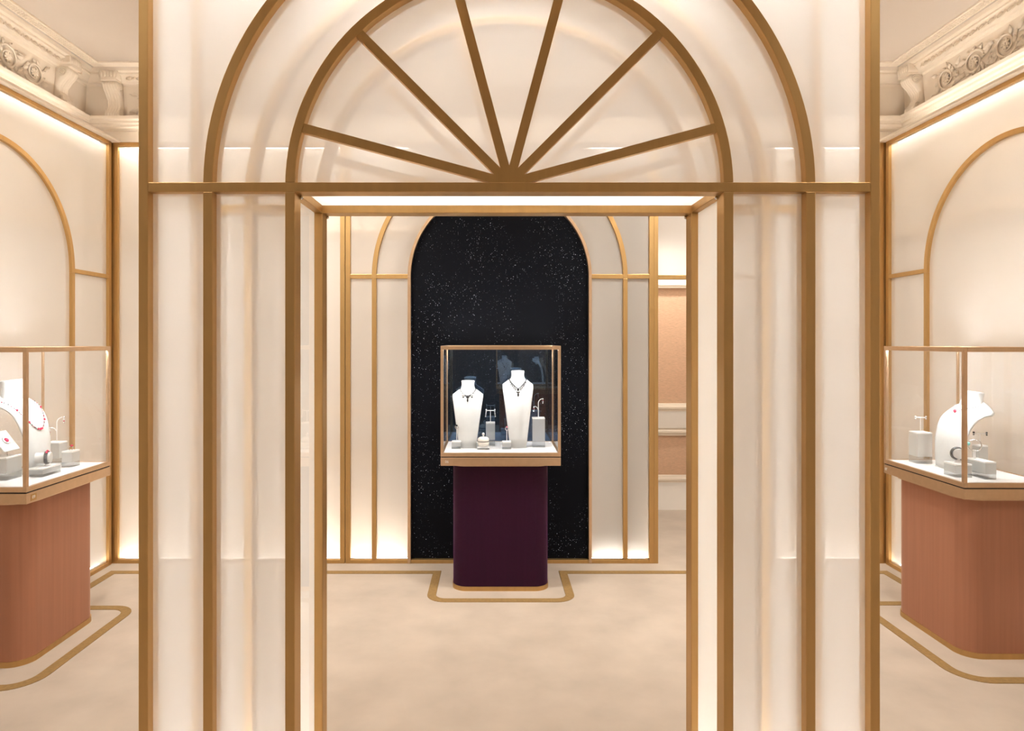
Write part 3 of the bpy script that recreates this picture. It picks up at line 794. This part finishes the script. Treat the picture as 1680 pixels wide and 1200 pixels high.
def branch(label, loc, h, mats, rz=0, big=1.0):
    t = thing('earring_stand', label, 'earrings', loc, rz, 'earrings on display stands')
    h1 = h - .03
    pts = [(0, 0, 0), (0, 0, h1 * .5), (0, 0, h1)] + [(.03 * big * (1 - cos(a)), 0, h1 + .03 * sin(a)) for a in [R(15 * i) for i in range(1, 7)]]
    MB().tube(pts, .0024 * big, 8).build('stem', 'white_gloss', t)
    h2 = h * .56
    pts = [(0, 0, h2 - .02), (-.008 * big, 0, h2 - .004), (-.02 * big, 0, h2 + .004), (-.03 * big, 0, h2)]
    MB().tube(pts, .0022 * big, 8).build('side_arm', 'white_gloss', t)
    for x, z in ((.03 * big, h), (-.03 * big, h2)):
        e = MB().ball((x, -.003, z - .002), .006 * big, 8, 6).build('earring', mats[0], t)
        for i in range(3):
            MB().ball((x, -.003, z - .011 * big - .009 * big * i), .0042 * big, 7, 5).build('earring_drop', mats[(i + 1) % len(mats)], e)
    return t
riser('small acrylic block under the ring at the left of the short bust', (-.238, 4.345, DECK), .060, .05, .050)
ring_stand('ring on a slim stem at the left of the short bust', (-.236, 4.345, DECK + .050), .080, 'onyx')
riser('tall acrylic block behind the ivory jar', (-.014, 4.475, DECK), .062, .06, .158)
tbar('pair of long diamond earrings on a T-bar between the two busts', (-.014, 4.475, DECK + .158), .078, .058, 5, ['diamond', 'silver'])
riser('low acrylic slab under the ivory jar', (-.060, 4.315, DECK), .078, .05, .020)
j = thing('jewel_jar', 'round ivory lidded jar with ring on top in front of the busts', 'jar', (-.060, 4.315, DECK + .020))
MB().lathe([(.026, 0), (.034, .004), (.038, .016), (.038, .028), (.036, .030)], 28).build('body', 'porcelain', j)
MB().lathe([(.0385, .030), (.0385, .034)], 28).build('rim_band', 'dark_silver', j)
MB().lathe([(.037, .034), (.038, .044), (.034, .054), (.022, .060), (0, .061)], 28).build('lid', 'porcelain', j)
MB().lathe([(.004, .060), (.004, .068), (.009, .074), (.010, .082), (.007, .088), (0, .089)], 16).build('lid_ring', 'silver', j)
riser('small acrylic block under the rose ring beside the tall bust', (.092, 4.330, DECK), .058, .05, .050)
ring_stand('rose gem ring on a slim stem beside the tall bust', (.094, 4.330, DECK + .050), .072, 'rose')
riser('tallest acrylic block at the right of the tall bust', (.308, 4.42, DECK), .083, .075, .196)
branch('branching stand with two drop earrings at the right of the tall bust', (.308, 4.42, DECK + .196), .125, ['silver', 'rose', 'diamond'])

# --- left showcase (front faces +x)
b = Bust('white bust with long ruby necklace in the left wall showcase', (-2.425, 3.555, DECK), pi / 2, .480, .250, .155, .212, .058, .088, .8, .74)
b.necklace('long ruby and diamond sautoir on the bust in the left showcase', .97, .54, .80, .0024, ['ruby', 'dark_silver', 'diamond', 'dark_silver', 'diamond', 'ruby', 'diamond', 'dark_silver'],
           [(-.5, 0, .0062, 'ruby', 'ruby_stone'), (.5, 0, .0062, 'ruby', 'ruby_stone'), (0, 0, .0075, 'ruby', 'ruby_stone'), (-.12, 0, .006, 'ruby', 'ruby_stone'), (.12, 0, .006, 'ruby', 'ruby_stone'), (.8, 0, .006, 'ruby', 'ruby_stone'), (-.8, 0, .006, 'ruby', 'ruby_stone')], power=2.0, n=90)
riser('square acrylic block under the tilted brooch card', (-2.51, 3.385, DECK), .10, .11, .118)
t = thing('brooch_card', 'white tilted card with a round ruby brooch in the left showcase', 'brooch', (-2.495, 3.385, DECK + .118), pi / 2)
mt = Matrix.Translation((0, .012, .075)) @ Matrix.Rotation(R(-38), 4, 'X')
MB().box(-.055, .055, -.004, .004, -.062, .062, mt).build('card', 'white', t, .004)
MB().tube([(0, 0, 0), (0, .002, .040)], .002, 6).build('card_stem', 'silver', t)
g = MB()
for i in range(12):
    a = 2 * pi * i / 12; g.ball((.017 * cos(a), -.008, .017 * sin(a)), .0052, 6, 5, mt)
g.build('brooch_petals', 'diamond', t)
MB().ball((0, -.010, 0), (.012, .008, .012), 10, 6, mt).build('brooch_stone', 'ruby', t)
riser('tall acrylic block under the branching earrings in the left showcase', (-2.51, 3.785, DECK), .085, .075, .130)
branch('branching stand with two drop earrings in the left showcase', (-2.505, 3.785, DECK + .130), .140, ['silver', 'diamond', 'rose'], 0.5, 1.15)
riser('acrylic cube under the ring near the right corner of the left showcase', (-2.386, 3.725, DECK), .058, .070, .090)
t = thing('ring', 'ruby ring standing on the acrylic cube in the left showcase', 'ring', (-2.386, 3.725, DECK + .090), .6, 'rings on slim stands')
MB().tube([(.012 * sin(a), 0, .012 - .012 * cos(a)) for a in [2 * pi * i / 20 for i in range(21)]], .0024, 6).build('ring_band', 'silver', t)
MB().ball((.004, 0, .026), (.009, .006, .006), 8, 6).build('gem', 'ruby', t)
riser('low acrylic slab under the bracelet cylinder in the left showcase', (-2.375, 3.492, DECK), .075, .145, .046)
t = thing('bracelet_stand', 'white cylinder holding a diamond and ruby bracelet in the left showcase', 'bracelet', (-2.375, 3.492, DECK + .046), R(20))
mt = Matrix.Translation((0, 0, .044)) @ Matrix.Rotation(pi / 2, 4, 'Y')
MB().lathe([(.027, -.040), (.027, .030)], 28, mat=mt).build('cylinder', 'white', t)
MB().tube([(0, 0, 0), (.006, 0, .008), (.004, 0, .020)], .004, 8).build('stem', 'silver', t)
g = MB(); g2 = MB()
for i in range(26):
    a = 2 * pi * i / 26; g.ball((.010, .031 * cos(a), .044 + .031 * sin(a)), (.010, .0045, .0045), 6, 5)
g.build('bracelet', 'dark_silver', t)
for a in (.9, 1.5, 2.1): MB().ball((.012, .034 * cos(a), .044 + .034 * sin(a)), .006, 8, 6).build('ruby_stone', 'ruby', t)

# --- right showcase (front faces -x)
riser('tall acrylic block under the T-bar earrings in the right showcase', (2.495, 3.838, DECK), .084, .083, .180)
tbar('small diamond earrings on a T-bar in the right showcase', (2.495, 3.838, DECK + .180), .082, .056, 1, ['diamond', 'silver'], -.2)
b = Bust('white bust with pale chain collar in the right wall showcase', (2.50, 3.65, DECK), -pi / 2, .420, .285, .185, .21, .052, .070, .8, .72)
b.necklace('fine diamond chain with a ruby drop on the bust in the right showcase', .975, .855, .55, .0019, ['diamond', 'dark_silver', 'diamond'], [(0, .025, .009, 'ruby', 'ruby_drop'), (-.2, .012, .005, 'diamond', 'side_stone'), (.2, .012, .005, 'diamond', 'side_stone')], power=1.5)
riser('low acrylic block under the dark bracelet in the right showcase', (2.442, 3.455, DECK), .085, .090, .070)
t = thing('cuff_bracelet', 'dark jewelled cuff bracelet on a low acrylic block in the right showcase', 'bracelet', (2.442, 3.455, DECK + .070), -.3)
MB().lathe([(.020, 0), (.014, .004), (.012, .020)], 16).build('stand', 'white_gloss', t)
mt = Matrix.Translation((0, 0, .048)) @ Matrix.Rotation(pi / 2, 4, 'X')
MB().lathe([(.026, -.025), (.026, .025)], 24, mat=mt).build('roll', 'white', t)
g = MB()
for i in range(22):
    a = R(-30) + R(280) * i / 21
    for q in (-.006, .006): g.ball((-.030 * sin(a), q, .048 + .030 * cos(a)), .0055, 6, 5)
g.build('cuff', 'dark_silver', t)
riser('long acrylic block under the turquoise hoop in the right showcase', (2.546, 3.43, DECK), .056, .135, .090)
t = thing('hoop_bracelet', 'thin silver hoop with a turquoise bead on a white stem in the right showcase', 'bracelet', (2.530, 3.455, DECK + .090), -.5)
MB().lathe([(.009, 0), (.006, .006), (.006, .040), (.009, .046)], 12).build('stem', 'white_gloss', t)
MB().tube([(.030 * sin(a), 0, .070 - .030 * cos(a)) for a in [2 * pi * i / 28 for i in range(29)]], .0032, 8).build('hoop', 'silver', t)
MB().ball((-.028, -.003, .078), .010, 10, 7).build('bead', 'turquoise', t)
riser('slender tall acrylic block behind the turquoise hoop', (2.625, 3.545, DECK), .05, .05, .150)
tbar('dark bow earrings on a T-bar behind the turquoise hoop', (2.625, 3.545, DECK + .150), .060, .060, 1, ['onyx', 'dark_silver'], -.3)

# --- showcase in the entrance, seen only as a blue reflection in the coated back glass
showcase('glass showcase in the entrance, mirrored in the back glass of the purple-based showcase', (.56, -1.55, 0), pi, 1.0, .45, 'silk', '05', -.44)
b = Bust('white bust mirrored faintly in the back glass left of the tall bust', (.20, -1.70, DECK), pi, .46, .25, .15, .13)
b.necklace('pendant necklace on the mirrored bust', .97, .70, .42, .004, ['dark_silver', 'diamond'], [(0, .05, .012, 'onyx', 'pendant_stone')])
b = Bust('white bust mirrored in profile in the back glass above the right riser', (.86, -1.76, DECK), pi / 2, .46, .25, .15, .20, e=.8)
